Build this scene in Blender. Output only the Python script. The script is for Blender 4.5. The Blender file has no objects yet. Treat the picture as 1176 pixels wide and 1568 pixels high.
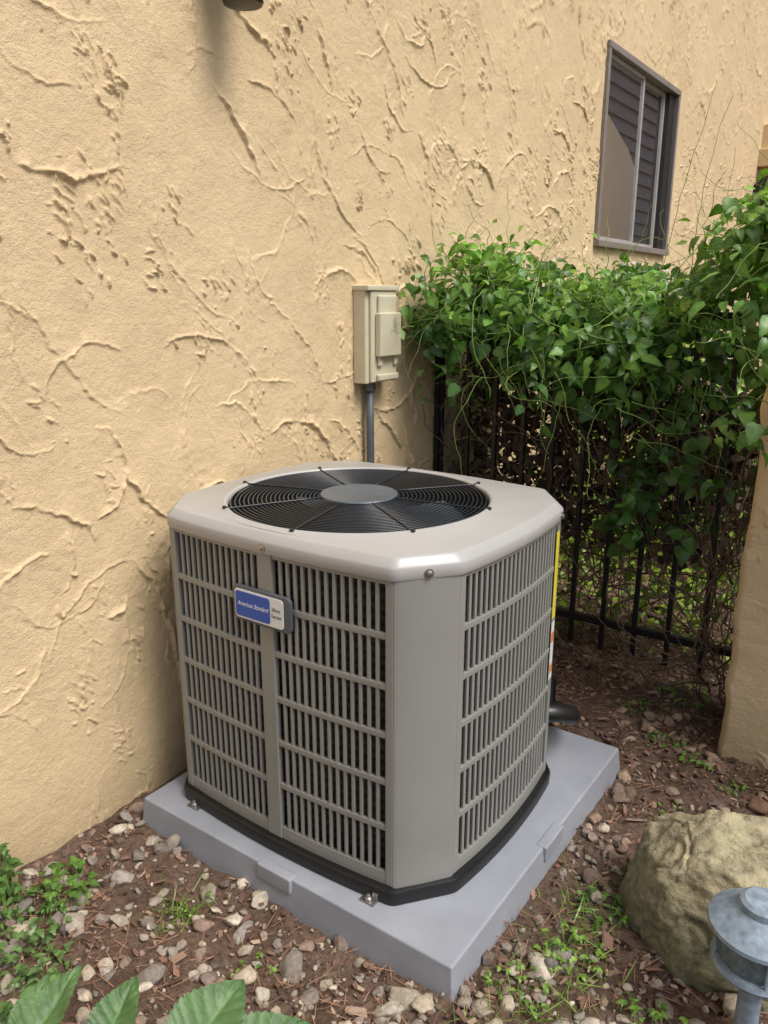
import bpy, bmesh, math, random
import numpy as np
from mathutils import Vector, Matrix, noise as mnoise

rng = np.random.default_rng(7)
random.seed(7)
S = bpy.context.scene
COL = S.collection

# ------------------------------------------------------------------ materials
def mat_new(name):
    m = bpy.data.materials.new(name); m.use_nodes = True
    nt = m.node_tree
    b = nt.nodes["Principled BSDF"]
    return m, nt, b

def coords(nt, scale=(1,1,1)):
    tc = nt.nodes.new("ShaderNodeTexCoord")
    mp = nt.nodes.new("ShaderNodeMapping")
    mp.inputs["Scale"].default_value = scale
    nt.links.new(tc.outputs["Object"], mp.inputs["Vector"])
    return mp.outputs["Vector"]

def noise_node(nt, vec, scale, detail=4, rough=0.5):
    n = nt.nodes.new("ShaderNodeTexNoise")
    n.inputs["Scale"].default_value = scale
    n.inputs["Detail"].default_value = detail
    n.inputs["Roughness"].default_value = rough
    nt.links.new(vec, n.inputs["Vector"])
    return n.outputs["Fac"]

def ramp(nt, fac, stops):
    r = nt.nodes.new("ShaderNodeValToRGB")
    e = r.color_ramp.elements
    while len(e) < len(stops): e.new(0.5)
    for i, (p, c) in enumerate(stops):
        e[i].position = p; e[i].color = (*c, 1)
    nt.links.new(fac, r.inputs["Fac"])
    return r.outputs["Color"]

def mixc(nt, a, b, fac, mode='MIX'):
    m = nt.nodes.new("ShaderNodeMix"); m.data_type = 'RGBA'; m.blend_type = mode
    for sock, v in ((m.inputs[6], a), (m.inputs[7], b), (m.inputs[0], fac)):
        if isinstance(v, (int, float)): sock.default_value = v
        elif isinstance(v, tuple): sock.default_value = (*v, 1)
        else: nt.links.new(v, sock)
    return m.outputs[2]

def bump(nt, b, h, strength, dist, prev=None):
    n = nt.nodes.new("ShaderNodeBump")
    n.inputs["Strength"].default_value = strength
    n.inputs["Distance"].default_value = dist
    nt.links.new(h, n.inputs["Height"])
    if prev is not None: nt.links.new(prev, n.inputs["Normal"])
    nt.links.new(n.outputs["Normal"], b.inputs["Normal"])
    return n.outputs["Normal"]

def simple(name, col, rough=0.5, metal=0.0, var=0.12, nscale=9.0, bscale=None, bstr=0.3, bdist=0.001, coat=0.0, rvar=0.0):
    m, nt, b = mat_new(name)
    v = coords(nt)
    n = noise_node(nt, v, nscale, 5, 0.6)
    lo = tuple(c*(1-var) for c in col); hi = tuple(min(1, c*(1+var)) for c in col)
    c = ramp(nt, n, [(0.3, lo), (0.7, hi)])
    nt.links.new(c, b.inputs["Base Color"])
    b.inputs["Roughness"].default_value = rough
    if rvar>0:
        n3 = noise_node(nt, v, nscale*3, 5, 0.7)
        c3 = ramp(nt, n3, [(0.3, (rough-rvar,)*3), (0.7, (rough+rvar,)*3)])
        nt.links.new(c3, b.inputs["Roughness"])
    b.inputs["Metallic"].default_value = metal
    b.inputs["Coat Weight"].default_value = coat
    if bscale:
        bump(nt, b, noise_node(nt, v, bscale, 3, 0.6), bstr, bdist)
    return m

def stucco_mat():
    m, nt, b = mat_new("stucco_paint")
    v = coords(nt)
    n1 = noise_node(nt, v, 1.3, 5, 0.6)
    n2 = noise_node(nt, v, 14, 5, 0.65)
    c1 = ramp(nt, n1, [(0.3, (0.655, 0.502, 0.295)), (0.7, (0.730, 0.572, 0.345))])
    c2 = ramp(nt, n2, [(0.25, (0.89, 0.875, 0.85)), (0.6, (1, 1, 1))])
    c = mixc(nt, c1, c2, 0.8, 'MULTIPLY')
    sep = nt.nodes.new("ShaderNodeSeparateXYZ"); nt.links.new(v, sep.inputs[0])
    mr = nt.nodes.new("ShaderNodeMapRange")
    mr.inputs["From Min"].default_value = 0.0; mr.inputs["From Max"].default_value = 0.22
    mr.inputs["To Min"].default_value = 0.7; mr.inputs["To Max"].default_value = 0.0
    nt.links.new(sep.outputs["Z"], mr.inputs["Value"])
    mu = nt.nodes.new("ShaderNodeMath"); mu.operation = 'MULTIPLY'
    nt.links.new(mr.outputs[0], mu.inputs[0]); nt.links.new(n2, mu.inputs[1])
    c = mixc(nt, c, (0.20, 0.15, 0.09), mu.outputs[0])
    nt.links.new(c, b.inputs["Base Color"])
    b.inputs["Roughness"].default_value = 0.70
    b.inputs["Specular IOR Level"].default_value = 0.35
    p = bump(nt, b, noise_node(nt, v, 60, 3, 0.6), 0.7, 0.005)
    bump(nt, b, noise_node(nt, v, 230, 3, 0.7), 0.9, 0.003, p)
    return m

def attr_mat(name, rough=0.6, transl=0.0, bscale=None, bstr=0.4, bdist=0.002, speck=None, spec=0.5):
    m, nt, b = mat_new(name)
    a = nt.nodes.new("ShaderNodeAttribute"); a.attribute_name = "Col"
    v = coords(nt)
    c = a.outputs["Color"]
    if speck:
        c = mixc(nt, c, ramp(nt, noise_node(nt, v, speck, 4, 0.7), [(0.3, (0.6, 0.6, 0.6)), (0.65, (1.15, 1.12, 1.1))]), 1.0, 'MULTIPLY')
    nt.links.new(c, b.inputs["Base Color"])
    b.inputs["Roughness"].default_value = rough
    b.inputs["Specular IOR Level"].default_value = spec
    if bscale: bump(nt, b, noise_node(nt, v, bscale, 4, 0.6), bstr, bdist)
    if transl > 0:
        t = nt.nodes.new("ShaderNodeBsdfTranslucent")
        c2 = mixc(nt, c, (1.1, 1.3, 0.35), 1.0, 'MULTIPLY')
        nt.links.new(c2, t.inputs["Color"])
        mx = nt.nodes.new("ShaderNodeMixShader"); mx.inputs[0].default_value = transl
        out = nt.nodes["Material Output"]
        nt.links.new(b.outputs[0], mx.inputs[1]); nt.links.new(t.outputs[0], mx.inputs[2])
        nt.links.new(mx.outputs[0], out.inputs["Surface"])
    return m

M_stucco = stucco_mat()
M_leaf = attr_mat("leaf_green", 0.40, 0.28, speck=60)
M_dry = attr_mat("leaf_dry", 0.8, 0.0)
M_stone = attr_mat("gravel_stone", 0.85, bscale=120, bstr=0.5, bdist=0.002, speck=90, spec=0.25)
M_mulch = attr_mat("bark_mulch", 0.9, bscale=200, bstr=0.5, bdist=0.001, spec=0.15)
M_cab = simple("cabinet_paint_grey", (0.245, 0.246, 0.228), 0.36, var=0.05, nscale=5, bscale=700, bstr=0.12, bdist=0.0004, rvar=.04)
M_cab_lit = simple("cabinet_grey_lit_top", (0.385, 0.385, 0.375), 0.34, var=0.03, nscale=5, bscale=500, bstr=0.06, bdist=0.0003)  # cabinet grey, lightened in the colour for light on the upward-facing cap
M_pad = simple("plastic_pad_grey", (0.285, 0.305, 0.345), 0.5, var=0.10, nscale=7, bscale=380, bstr=0.5, bdist=0.0008, rvar=.08)
M_black = simple("black_plastic", (0.009, 0.010, 0.011), 0.38, var=0.25, nscale=12, bscale=300, bstr=0.2)
M_wire = simple("grille_wire_black", (0.018, 0.022, 0.027), 0.28, var=0.2)
M_shroud = simple("fan_shroud_dark", (0.016, 0.019, 0.023), 0.35)
M_hub = simple("fan_hub_grey", (0.085, 0.105, 0.130), 0.36, var=0.15, nscale=30)
M_iron = simple("wrought_iron_black", (0.010, 0.010, 0.012), 0.4, var=0.3, nscale=30, bscale=150, bstr=0.4)
M_metal = simple("screw_metal", (0.35, 0.34, 0.33), 0.35, metal=0.9)
M_box = simple("box_paint_beige", (0.56, 0.52, 0.38), 0.45, var=0.06, nscale=14, bscale=400, bstr=0.15)
M_cond = simple("conduit_grey", (0.085, 0.095, 0.11), 0.5, var=0.15, nscale=20)
M_winfr = simple("window_frame_bronze", (0.22, 0.19, 0.17), 0.45, var=0.15)
M_wintr = simple("window_track_grey", (0.36, 0.34, 0.32), 0.45, var=0.1)
M_jamb = simple("window_jamb_black", (0.02, 0.02, 0.02), 0.5)
M_blue = simple("badge_blue", (0.008, 0.075, 0.42), 0.3, var=0.03)
M_white = simple("badge_white", (0.72, 0.73, 0.74), 0.35, var=0.03)
M_yellow = simple("label_yellow", (0.66, 0.56, 0.05), 0.5, var=0.05)
M_orange = simple("label_orange", (0.62, 0.20, 0.06), 0.5, var=0.05)
M_bark = simple("vine_bark", (0.145, 0.098, 0.066), 0.85, var=0.4, nscale=25)
M_stem = simple("green_stem", (0.20, 0.30, 0.07), 0.55, var=0.3, nscale=15)
M_lampm = simple("weathered_lamp_metal", (0.22, 0.28, 0.34), 0.62, var=0.40, nscale=38, bscale=160, bstr=0.5)
M_siding = simple("siding_brown", (0.27, 0.165, 0.115), 0.6, var=0.1)
M_wing = simple("wing_stucco", (0.92, 0.74, 0.48), 0.8, var=0.04, nscale=3, bscale=30, bstr=.4, bdist=.01)
M_roof = simple("roof_shingle", (0.06, 0.05, 0.045), 0.9, var=0.3, nscale=20)

def glass_mat():
    m, nt, b = mat_new("window_glass")
    v = coords(nt)
    n = noise_node(nt, v, 2.5, 2)
    nt.links.new(ramp(nt, n, [(0.3, (0.80, 0.79, 0.78)), (0.7, (0.88, 0.87, 0.86))]), b.inputs["Base Color"])
    b.inputs["Roughness"].default_value = 0.010
    b.inputs["Metallic"].default_value = 0.97
    return m
M_glass = glass_mat()

def lens_mat():
    m, nt, b = mat_new("lamp_lens")
    v = coords(nt)
    n = noise_node(nt, v, 45, 4, 0.7)
    nt.links.new(ramp(nt, n, [(0.3, (0.10, 0.16, 0.19)), (0.7, (0.32, 0.40, 0.43))]), b.inputs["Base Color"])
    b.inputs["Roughness"].default_value = 0.15
    b.inputs["Transmission Weight"].default_value = 0.45
    return m
M_lens = lens_mat()

def coil_mat():
    m, nt, b = mat_new("condenser_coil")
    v = coords(nt)
    w = nt.nodes.new("ShaderNodeTexWave"); w.bands_direction = 'Z'
    w.inputs["Scale"].default_value = 12; w.inputs["Distortion"].default_value = 1.5
    w.inputs["Detail"].default_value = 3
    nt.links.new(v, w.inputs["Vector"])
    vz = coords(nt, (900, 900, 260))
    n = noise_node(nt, vz, 1.0, 2)
    c1 = ramp(nt, n, [(0.40, (0.008, 0.008, 0.008)), (0.64, (0.10, 0.095, 0.085))])
    c = mixc(nt, c1, ramp(nt, w.outputs["Fac"], [(0.0, (0.4, 0.4, 0.4)), (0.9, (1.3, 1.3, 1.3))]), 1.0, 'MULTIPLY')
    nt.links.new(c, b.inputs["Base Color"])
    b.inputs["Roughness"].default_value = 0.5
    b.inputs["Metallic"].default_value = 0.2
    bump(nt, b, n, 0.6, 0.003)
    return m
M_coil = coil_mat()

def soil_mat():
    m, nt, b = mat_new("soil")
    v = coords(nt)
    n1 = noise_node(nt, v, 5, 6, 0.65)
    n2 = noise_node(nt, v, 70, 5, 0.7)
    c1 = ramp(nt, n1, [(0.3, (0.120, 0.080, 0.060)), (0.7, (0.215, 0.150, 0.112))])
    c2 = ramp(nt, n2, [(0.3, (0.45, 0.43, 0.41)), (0.7, (1.25, 1.22, 1.2))])
    nt.links.new(mixc(nt, c1, c2, 1.0, 'MULTIPLY'), b.inputs["Base Color"])
    b.inputs["Roughness"].default_value = 0.95
    b.inputs["Specular IOR Level"].default_value = 0.15
    bump(nt, b, n2, 1.0, 0.014)
    return m
M_soil = soil_mat()

def rock_mat():
    m, nt, b = mat_new("boulder_stone")
    v = coords(nt)
    n1 = noise_node(nt, v, 8, 7, 0.68)
    n2 = noise_node(nt, v, 42, 6, 0.72)
    n3 = noise_node(nt, v, 150, 4, 0.7)
    c1 = ramp(nt, n1, [(0.32, (0.22, 0.20, 0.135)), (0.50, (0.44, 0.39, 0.255)), (0.70, (0.60, 0.53, 0.36))])
    c2 = ramp(nt, n2, [(0.34, (0.42, 0.44, 0.40)), (0.50, (1.0, 1.0, 1.0)), (0.75, (1.2, 1.18, 1.12))])
    c = mixc(nt, c1, c2, 1.0, 'MULTIPLY')
    sep = nt.nodes.new("ShaderNodeSeparateXYZ"); nt.links.new(v, sep.inputs[0])
    mr = nt.nodes.new("ShaderNodeMapRange")
    mr.inputs["From Min"].default_value = 0.02; mr.inputs["From Max"].default_value = 0.24
    mr.inputs["To Min"].default_value = 1.35; mr.inputs["To Max"].default_value = 0.1
    nt.links.new(sep.outputs["Z"], mr.inputs["Value"])
    mu = nt.nodes.new("ShaderNodeMath"); mu.operation = 'MULTIPLY'; mu.use_clamp=True
    nt.links.new(mr.outputs[0], mu.inputs[0]); nt.links.new(n1, mu.inputs[1])
    c = mixc(nt, c, (0.135, 0.145, 0.075), mu.outputs[0])
    nt.links.new(c, b.inputs["Base Color"])
    b.inputs["Roughness"].default_value = 0.9
    b.inputs["Specular IOR Level"].default_value = 0.2
    p = bump(nt, b, n1, 0.6, 0.02)
    p = bump(nt, b, n2, 0.9, 0.010, p)
    bump(nt, b, n3, 0.8, 0.003, p)
    return m
M_rock = rock_mat()

# ------------------------------------------------------------------ mesh helpers
def empty(name):
    e = bpy.data.objects.new(name, None); e.empty_display_size = 0.2
    COL.objects.link(e); return e

def obj(name, me, parent=None):
    o = bpy.data.objects.new(name, me); COL.objects.link(o)
    if parent: o.parent = parent
    return o

def mesh_np(name, V, F, mat, smooth=True, parent=None, col=None):
    V = np.asarray(V, dtype=np.float32); F = np.asarray(F, dtype=np.int32)
    k = F.shape[1]
    me = bpy.data.meshes.new(name)
    me.vertices.add(len(V)); me.vertices.foreach_set("co", V.ravel())
    me.loops.add(F.size); me.loops.foreach_set("vertex_index", F.ravel())
    me.polygons.add(len(F))
    me.polygons.foreach_set("loop_start", np.arange(0, F.size, k, dtype=np.int32))
    me.update(calc_edges=True)
    me.polygons.foreach_set("use_smooth", np.full(len(F), smooth))
    if col is not None:
        a = me.color_attributes.new(name="Col", type='FLOAT_COLOR', domain='POINT')
        a.data.foreach_set("color", np.c_[col, np.ones(len(col))].astype(np.float32).ravel())
    me.materials.append(mat)
    me.validate()
    return obj(name, me, parent)

def mesh_py(name, verts, faces, mat, smooth=False, parent=None):
    me = bpy.data.meshes.new(name)
    me.from_pydata([tuple(v) for v in verts], [], faces); me.update()
    for p in me.polygons: p.use_smooth = smooth
    me.materials.append(mat)
    return obj(name, me, parent)

class Builder:
    def __init__(s): s.v = []; s.f = []
    def add(s, verts, faces):
        o = len(s.v); s.v += [tuple(v) for v in verts]; s.f += [tuple(i+o for i in f) for f in faces]
    def box(s, a, b):
        x0,y0,z0 = a; x1,y1,z1 = b
        s.add([(x0,y0,z0),(x1,y0,z0),(x1,y1,z0),(x0,y1,z0),(x0,y0,z1),(x1,y0,z1),(x1,y1,z1),(x0,y1,z1)],
              [(0,3,2,1),(4,5,6,7),(0,1,5,4),(1,2,6,5),(2,3,7,6),(3,0,4,7)])
    def obox(s, c, ux, uy, uz, hx, hy, hz):
        c=Vector(c); ux=Vector(ux)*hx; uy=Vector(uy)*hy; uz=Vector(uz)*hz
        vs=[c+sx*ux+sy*uy+sz*uz for sz in(-1,1) for sx,sy in((-1,-1),(1,-1),(1,1),(-1,1))]
        s.add(vs,[(0,3,2,1),(4,5,6,7),(0,1,5,4),(1,2,6,5),(2,3,7,6),(3,0,4,7)])
    def tube(s, pts, r, n=6, closed=False):
        pts=[Vector(p) for p in pts]; N=len(pts); vs=[]
        up=Vector((0,0,1))
        for i,p in enumerate(pts):
            a=pts[(i-1)%N] if closed or i>0 else p
            b=pts[(i+1)%N] if closed or i<N-1 else p
            t=(b-a).normalized()
            ref=up if abs(t.z)<0.9 else Vector((1,0,0))
            u=t.cross(ref).normalized(); w=u.cross(t)
            rr = r[i] if isinstance(r,(list,tuple)) else r
            for k in range(n):
                an=2*math.pi*k/n
                vs.append(p+u*math.cos(an)*rr+w*math.sin(an)*rr)
        fs=[]
        for i in range(N if closed else N-1):
            j=(i+1)%N
            for k in range(n):
                l=(k+1)%n
                fs.append((i*n+k,i*n+l,j*n+l,j*n+k))
        if not closed:
            fs.append(tuple(range(n))); fs.append(tuple((N-1)*n+k for k in reversed(range(n))))
        s.add(vs,fs)
    def lathe(s, prof, c, n=40, axis='Z'):
        vs=[]; cx,cy,cz=c
        for r,h in prof:
            for k in range(n):
                an=2*math.pi*k/n
                if axis=='Z': vs.append((cx+r*math.cos(an),cy+r*math.sin(an),cz+h))
                elif axis=='X': vs.append((cx+h,cy+r*math.cos(an),cz+r*math.sin(an)))
                else: vs.append((cx+r*math.cos(an),cy+h,cz+r*math.sin(an)))
        fs=[]
        for i in range(len(prof)-1):
            for k in range(n):
                l=(k+1)%n; fs.append((i*n+k,i*n+l,(i+1)*n+l,(i+1)*n+k))
        fs.append(tuple(reversed(range(n)))); fs.append(tuple((len(prof)-1)*n+k for k in range(n)))
        s.add(vs,fs)
    def make(s, name, mat, smooth=False, parent=None, bevel=0, seg=2, auto=False):
        o = mesh_py(name, s.v, s.f, mat, smooth, parent)
        bm=bmesh.new(); bm.from_mesh(o.data); bmesh.ops.recalc_face_normals(bm, faces=bm.faces)
        bm.to_mesh(o.data); bm.free()
        if bevel>0:
            m=o.modifiers.new("bevel",'BEVEL'); m.width=bevel; m.segments=seg; m.limit_method='ANGLE'; m.angle_limit=math.radians(35)
            for p in o.data.polygons: p.use_smooth=True
            w=o.modifiers.new("wn",'WEIGHTED_NORMAL')
        elif auto:
            for p in o.data.polygons: p.use_smooth=True
            o.data.set_sharp_from_angle(angle=math.radians(32))
        return o

# ------------------------------------------------------------------ value noise (numpy)
TAB = rng.random((256,256))
def vnoise(U, V, sc, seed=0):
    u = U/sc + seed*17.31; v = V/sc + seed*5.77
    iu = np.floor(u).astype(int); iv = np.floor(v).astype(int)
    fu = u-iu; fv = v-iv
    fu = fu*fu*(3-2*fu); fv = fv*fv*(3-2*fv)
    a=TAB[iu%256, iv%256]; b=TAB[(iu+1)%256, iv%256]; c=TAB[iu%256,(iv+1)%256]; d=TAB[(iu+1)%256,(iv+1)%256]
    return (a*(1-fu)+b*fu)*(1-fv)+(c*(1-fu)+d*fu)*fv*1.0 - 0.5

def stucco_field(us, vs, seed, arcs_per_m2=27, clus_per_m2=32, dense_from=2.6, gain=1.12):
    r = np.random.default_rng(seed)
    U, V = np.meshgrid(us, vs, indexing='ij')
    n1=vnoise(U,V,0.05,1); n2=vnoise(U,V,0.014,2); n3=vnoise(U,V,0.05,3); n4=vnoise(U,V,0.014,4)
    WU = U + n1*0.020 + n2*0.008
    WV = V + n3*0.020 + n4*0.008
    H = vnoise(U,V,0.35,5)*0.009 + vnoise(U,V,0.09,6)*0.0034 + vnoise(U,V,0.03,7)*0.0014
    mod = np.clip(0.68 + 1.3*vnoise(U,V,0.05,8)+.9*vnoise(U,V,.018,12), 0, 1.35)
    R = np.zeros_like(H)
    u0,u1,v0,v1 = us[0],us[-1],vs[0],vs[-1]
    area=(u1-u0)*(v1-v0)
    def win(ua,ub,va,vb):
        return slice(*np.searchsorted(us,(ua,ub))), slice(*np.searchsorted(vs,(va,vb)))
    def wrap(x): return (x+np.pi)%(2*np.pi)-np.pi
    for _ in range(int(area*arcs_per_m2)):
        cu=r.uniform(u0-.2,u1+.2); cv=r.uniform(v0-.2,v1+.2)
        k=r.random()
        if k<0.66:
            Rr=r.uniform(.06,.30); am=r.choice([math.pi/2, math.pi/2, -math.pi/2, -.3, math.pi+.3, .9])+r.normal()*.5; span=r.uniform(.5,1.4)
            if Rr>.16: span=min(span,.24/Rr)
        else:
            Rr=r.uniform(.35,.9); am=r.choice([0.45, math.pi+0.45])+r.normal()*.25; span=r.uniform(.06,.20)/Rr*1.3
            cu-=Rr*math.cos(am); cv-=Rr*math.sin(am)
        big=r.random()<.24
        h=(r.uniform(.0085,.0125) if big else r.uniform(.003,.0075))*gain; inn=r.choice([-1,1]); w=r.uniform(.0034,.0050) if big else r.uniform(.0024,.0038); wi=r.uniform(.02,.07)
        mx=cu+Rr*math.cos(am); my=cv+Rr*math.sin(am); ext=Rr*min(span,1.6)+.09
        su,sv=win(mx-ext,mx+ext,my-ext,my+ext)
        if su.stop<=su.start or sv.stop<=sv.start: continue
        x=WU[su,sv]-cu; y=WV[su,sv]-cv
        d=(np.hypot(x,y)-Rr)*inn; t=wrap(np.arctan2(y,x)-am)/span
        tap=np.clip(1-t*t,0,1)**.5
        w2 = w*(.55+.45*tap)
        p=np.where(d>0,np.exp(-(d/w2)**2), .5*np.exp(-(d/(w2*1.5))**2)+.5*np.exp(np.minimum(d,0)/wi))
        R[su,sv]=np.maximum(R[su,sv], h*tap*p*np.clip(mod[su,sv]+.3,0,1.25))
    for _ in range(int(area*clus_per_m2)):
        cu=r.uniform(u0,u1); cv=r.uniform(v0,v1)
        if cu<dense_from and r.random()<.30: continue
        tilt=math.radians(r.normal(-62,16)); n=int(r.integers(4,20)); sp=r.uniform(.02,.060)
        hs=r.uniform(.5,1.1)
        for _ in range(n):
            a=cu+r.normal()*sp*.6; b=cv+r.normal()*sp*1.2
            la=r.uniform(.004,.020); wb=r.uniform(.0022,.0038); h=r.uniform(.0035,.0100)*hs*gain
            if cu>dense_from: la*=1.6; wb*=1.35; h*=1.1
            tt=tilt+r.normal()*.3; e=la*2.2+.03
            su,sv=win(a-e,a+e,b-e,b+e)
            if su.stop<=su.start or sv.stop<=sv.start: continue
            x=WU[su,sv]-a; y=WV[su,sv]-b
            p=x*math.cos(tt)+y*math.sin(tt); q=-x*math.sin(tt)+y*math.cos(tt)
            R[su,sv]=np.maximum(R[su,sv], h*np.exp(-(p/la)**4-(q/wb)**2))
    return U,V,H+R

def seg(a,b,d): return list(np.arange(a,b-1e-9,d))

# ------------------------------------------------------------------ house
house = empty("stucco_house")
WY0,WY1,WZ0,WZ1 = 4.54,5.89,1.72,2.77
us=np.array(seg(-3,.3,.025)+seg(.3,2.9,.0032)+seg(2.9,6,.0065)+seg(6,12,.014)+[12.0])
vs=np.array(seg(-.1,2.5,.0032)+seg(2.5,5.2,.009)+[5.2])
U,V,H=stucco_field(us,vs,11)
inside=(U>WY0+.015)&(U<WY1-.015)&(V>WZ0+.015)&(V<WZ1-.015)
H=np.where(inside,-.09,H)
nu,nv=len(us),len(vs)
P=np.stack([H,U,V],-1).reshape(-1,3)
idx=np.arange(nu*nv).reshape(nu,nv)
F=np.stack([idx[:-1,:-1],idx[1:,:-1],idx[1:,1:],idx[:-1,1:]],-1).reshape(-1,4)
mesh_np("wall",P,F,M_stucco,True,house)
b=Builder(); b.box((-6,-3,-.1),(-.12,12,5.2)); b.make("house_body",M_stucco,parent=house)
b=Builder(); b.box((-6.5,-3.4,5.2),(.35,12.4,5.4)); b.make("roof",M_roof,parent=house)
b=Builder()
t=.035; x0,x1=-.06,.022
b.box((x0,WY0,WZ1-t),(x1,WY1,WZ1)); b.box((x0,WY0,WZ0),(x1+.012,WY1,WZ0+t))
b.box((x0,WY0,WZ0+t),(x1-.002,WY0+t,WZ1-t)); b.box((x0,WY1-t,WZ0+t),(x1-.002,WY1,WZ1-t))
b.make("window_frame",M_winfr,parent=house,bevel=.003)
b=Builder(); b.box((-.055,WY1-t-.12,WZ0+t),(-.006,WY1-t,WZ1-t)); b.make("window_jamb",M_jamb,parent=house)
b=Builder(); ym=(WY0+WY1)/2
def sash(y0,y1,xa,xb,w):
    b.box((xa,y0,WZ0+t),(xb,y0+w,WZ1-t)); b.box((xa,y1-w,WZ0+t),(xb,y1,WZ1-t))
    b.box((xa,y0+w,WZ0+t),(xb,y1-w,WZ0+t+w)); b.box((xa,y0+w,WZ1-t-w),(xb,y1-w,WZ1-t))
sash(WY0+t,ym+.02,-.030,-.008,.026); sash(ym-.02,WY1-t-.12,-.056,-.034,.026)
b.make("window_sash",M_wintr,parent=house,bevel=.002)
b=Builder(); b.box((-.022,WY0+t+.026,WZ0+t+.026),(-.017,ym-.006,WZ1-t-.026)); b.box((-.047,ym+.006,WZ0+t+.026),(-.043,WY1-t-.146,WZ1-t-.026))
b.make("window_glass",M_glass,parent=house)

lan=empty("wall_lantern")
b=Builder(); b.lathe([(.020,.0),(.050,.004),(.054,.012),(.050,.02),(.046,.16),(.075,.19),(.03,.25),(.01,.27)],(.12,1.675,2.172),28)
b.box((0.0,1.655,2.34),(.12,1.695,2.37)); b.lathe([(.055,0),(.05,.02),(.02,.03)],(0.0,1.675,2.36),24,'X')
b.make("lantern_body",M_iron,parent=lan,auto=True)

pl=empty("porch_pilaster"); b=Builder(); b.box((-.05,8.55,2.62),(.16,9.0,2.78)); b.box((-.05,8.62,2.78),(.11,8.92,3.0)); b.box((-.05,8.62,2.5),(.11,8.92,2.62))
b.make("pilaster_body",M_stucco,parent=pl,bevel=.01)
fl=empty("porch_lantern"); b=Builder(); b.box((0,8.48,2.22),(.16,8.78,2.46)); b.lathe([(.14,0),(.03,.09)],(.1,8.63,2.46),8); b.make("lantern_case",M_iron,parent=fl)

# ------------------------------------------------------------------ garden wall
pw=empty("stucco_garden_wall")
us=np.array(seg(1.337,2.7,.0045)+[2.7]); vs=np.array(seg(-.1,1.45,.0045)+[1.45])
U,V,H=stucco_field(us,vs,23,18,24,0,1.0)
H=H+.004
edge=np.clip((U-1.337)/.02,0,1)**.5; H=H*edge-(1-edge)*.018
Y=2.49-H
X=U+vnoise(U,V,.08,9)*.02*(U<1.5)
P=np.stack([X,Y,V],-1).reshape(-1,3); nu,nv=len(us),len(vs)
idx=np.arange(nu*nv).reshape(nu,nv)
F=np.stack([idx[:-1,:-1],idx[1:,:-1],idx[1:,1:],idx[:-1,1:]],-1).reshape(-1,4)
mesh_np("wall_face",P,F,M_stucco,True,pw)
b=Builder(); b.box((1.345,2.505,-.1),(2.7,2.86,1.45)); b.make("wall_core",M_stucco,parent=pw,bevel=.015)

# ------------------------------------------------------------------ ground
gx=np.array(seg(-60,-4,8)+seg(-4,0,.5)+seg(0,3.2,.013)+seg(3.2,8,.3)+seg(8,60,6)+[60.])
gy=np.array(seg(-60,-4,8)+seg(-4,.3,.4)+seg(.3,4,.013)+seg(4,12,.3)+seg(12,80,6)+[80.])
U,V=np.meshgrid(gx,gy,indexing='ij')
def gz(x,y):
    return vnoise(x,y,.35,31)*.030+vnoise(x,y,.09,32)*.018+vnoise(x,y,.03,33)*.012 -.002
Z=gz(U,V)
nearpad=(U>.04)&(U<1.16)&(V>1.11)&(V<2.25); Z=np.where(nearpad,np.minimum(Z,.006),Z)
wallp=np.clip(1-(U/.09),0,1)*(U>=0); Z=Z+wallp*.012
P=np.stack([U,V,Z],-1).reshape(-1,3); nu,nv=len(gx),len(gy)
idx=np.arange(nu*nv).reshape(nu,nv)
F=np.stack([idx[:-1,:-1],idx[1:,:-1],idx[1:,1:],idx[:-1,1:]],-1).reshape(-1,4)
mesh_np("ground",P,F,M_soil,True)

# ------------------------------------------------------------------ batch scatter
def euler_mats(e):
    cx,sx=np.cos(e[:,0]),np.sin(e[:,0]); cy,sy=np.cos(e[:,1]),np.sin(e[:,1]); cz,sz=np.cos(e[:,2]),np.sin(e[:,2])
    M=np.empty((len(e),3,3))
    M[:,0,0]=cy*cz; M[:,0,1]=sx*sy*cz-cx*sz; M[:,0,2]=cx*sy*cz+sx*sz
    M[:,1,0]=cy*sz; M[:,1,1]=sx*sy*sz+cx*cz; M[:,1,2]=cx*sy*sz-sx*cz
    M[:,2,0]=-sy; M[:,2,1]=sx*cy; M[:,2,2]=cx*cy
    return M
def batch(name,variants,faces,pos,scale,mats,cols,mat,smooth=True,parent=None,vcol=None):
    N=len(pos); variants=np.asarray(variants); nvv=variants.shape[1]
    ch=rng.integers(0,len(variants),N)
    B=variants[ch]*scale[:,None,:]
    W=np.einsum('nij,nkj->nki',mats,B)+pos[:,None,:]
    F=(np.asarray(faces)[None]+(np.arange(N)*nvv)[:,None,None]).reshape(-1,np.asarray(faces).shape[1])
    C=np.repeat(cols[:,None,:],nvv,1)
    if vcol is not None: C=C*vcol[None,:,None]
    return mesh_np(name,W.reshape(-1,3),F,mat,smooth,parent,C.reshape(-1,3))

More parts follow.
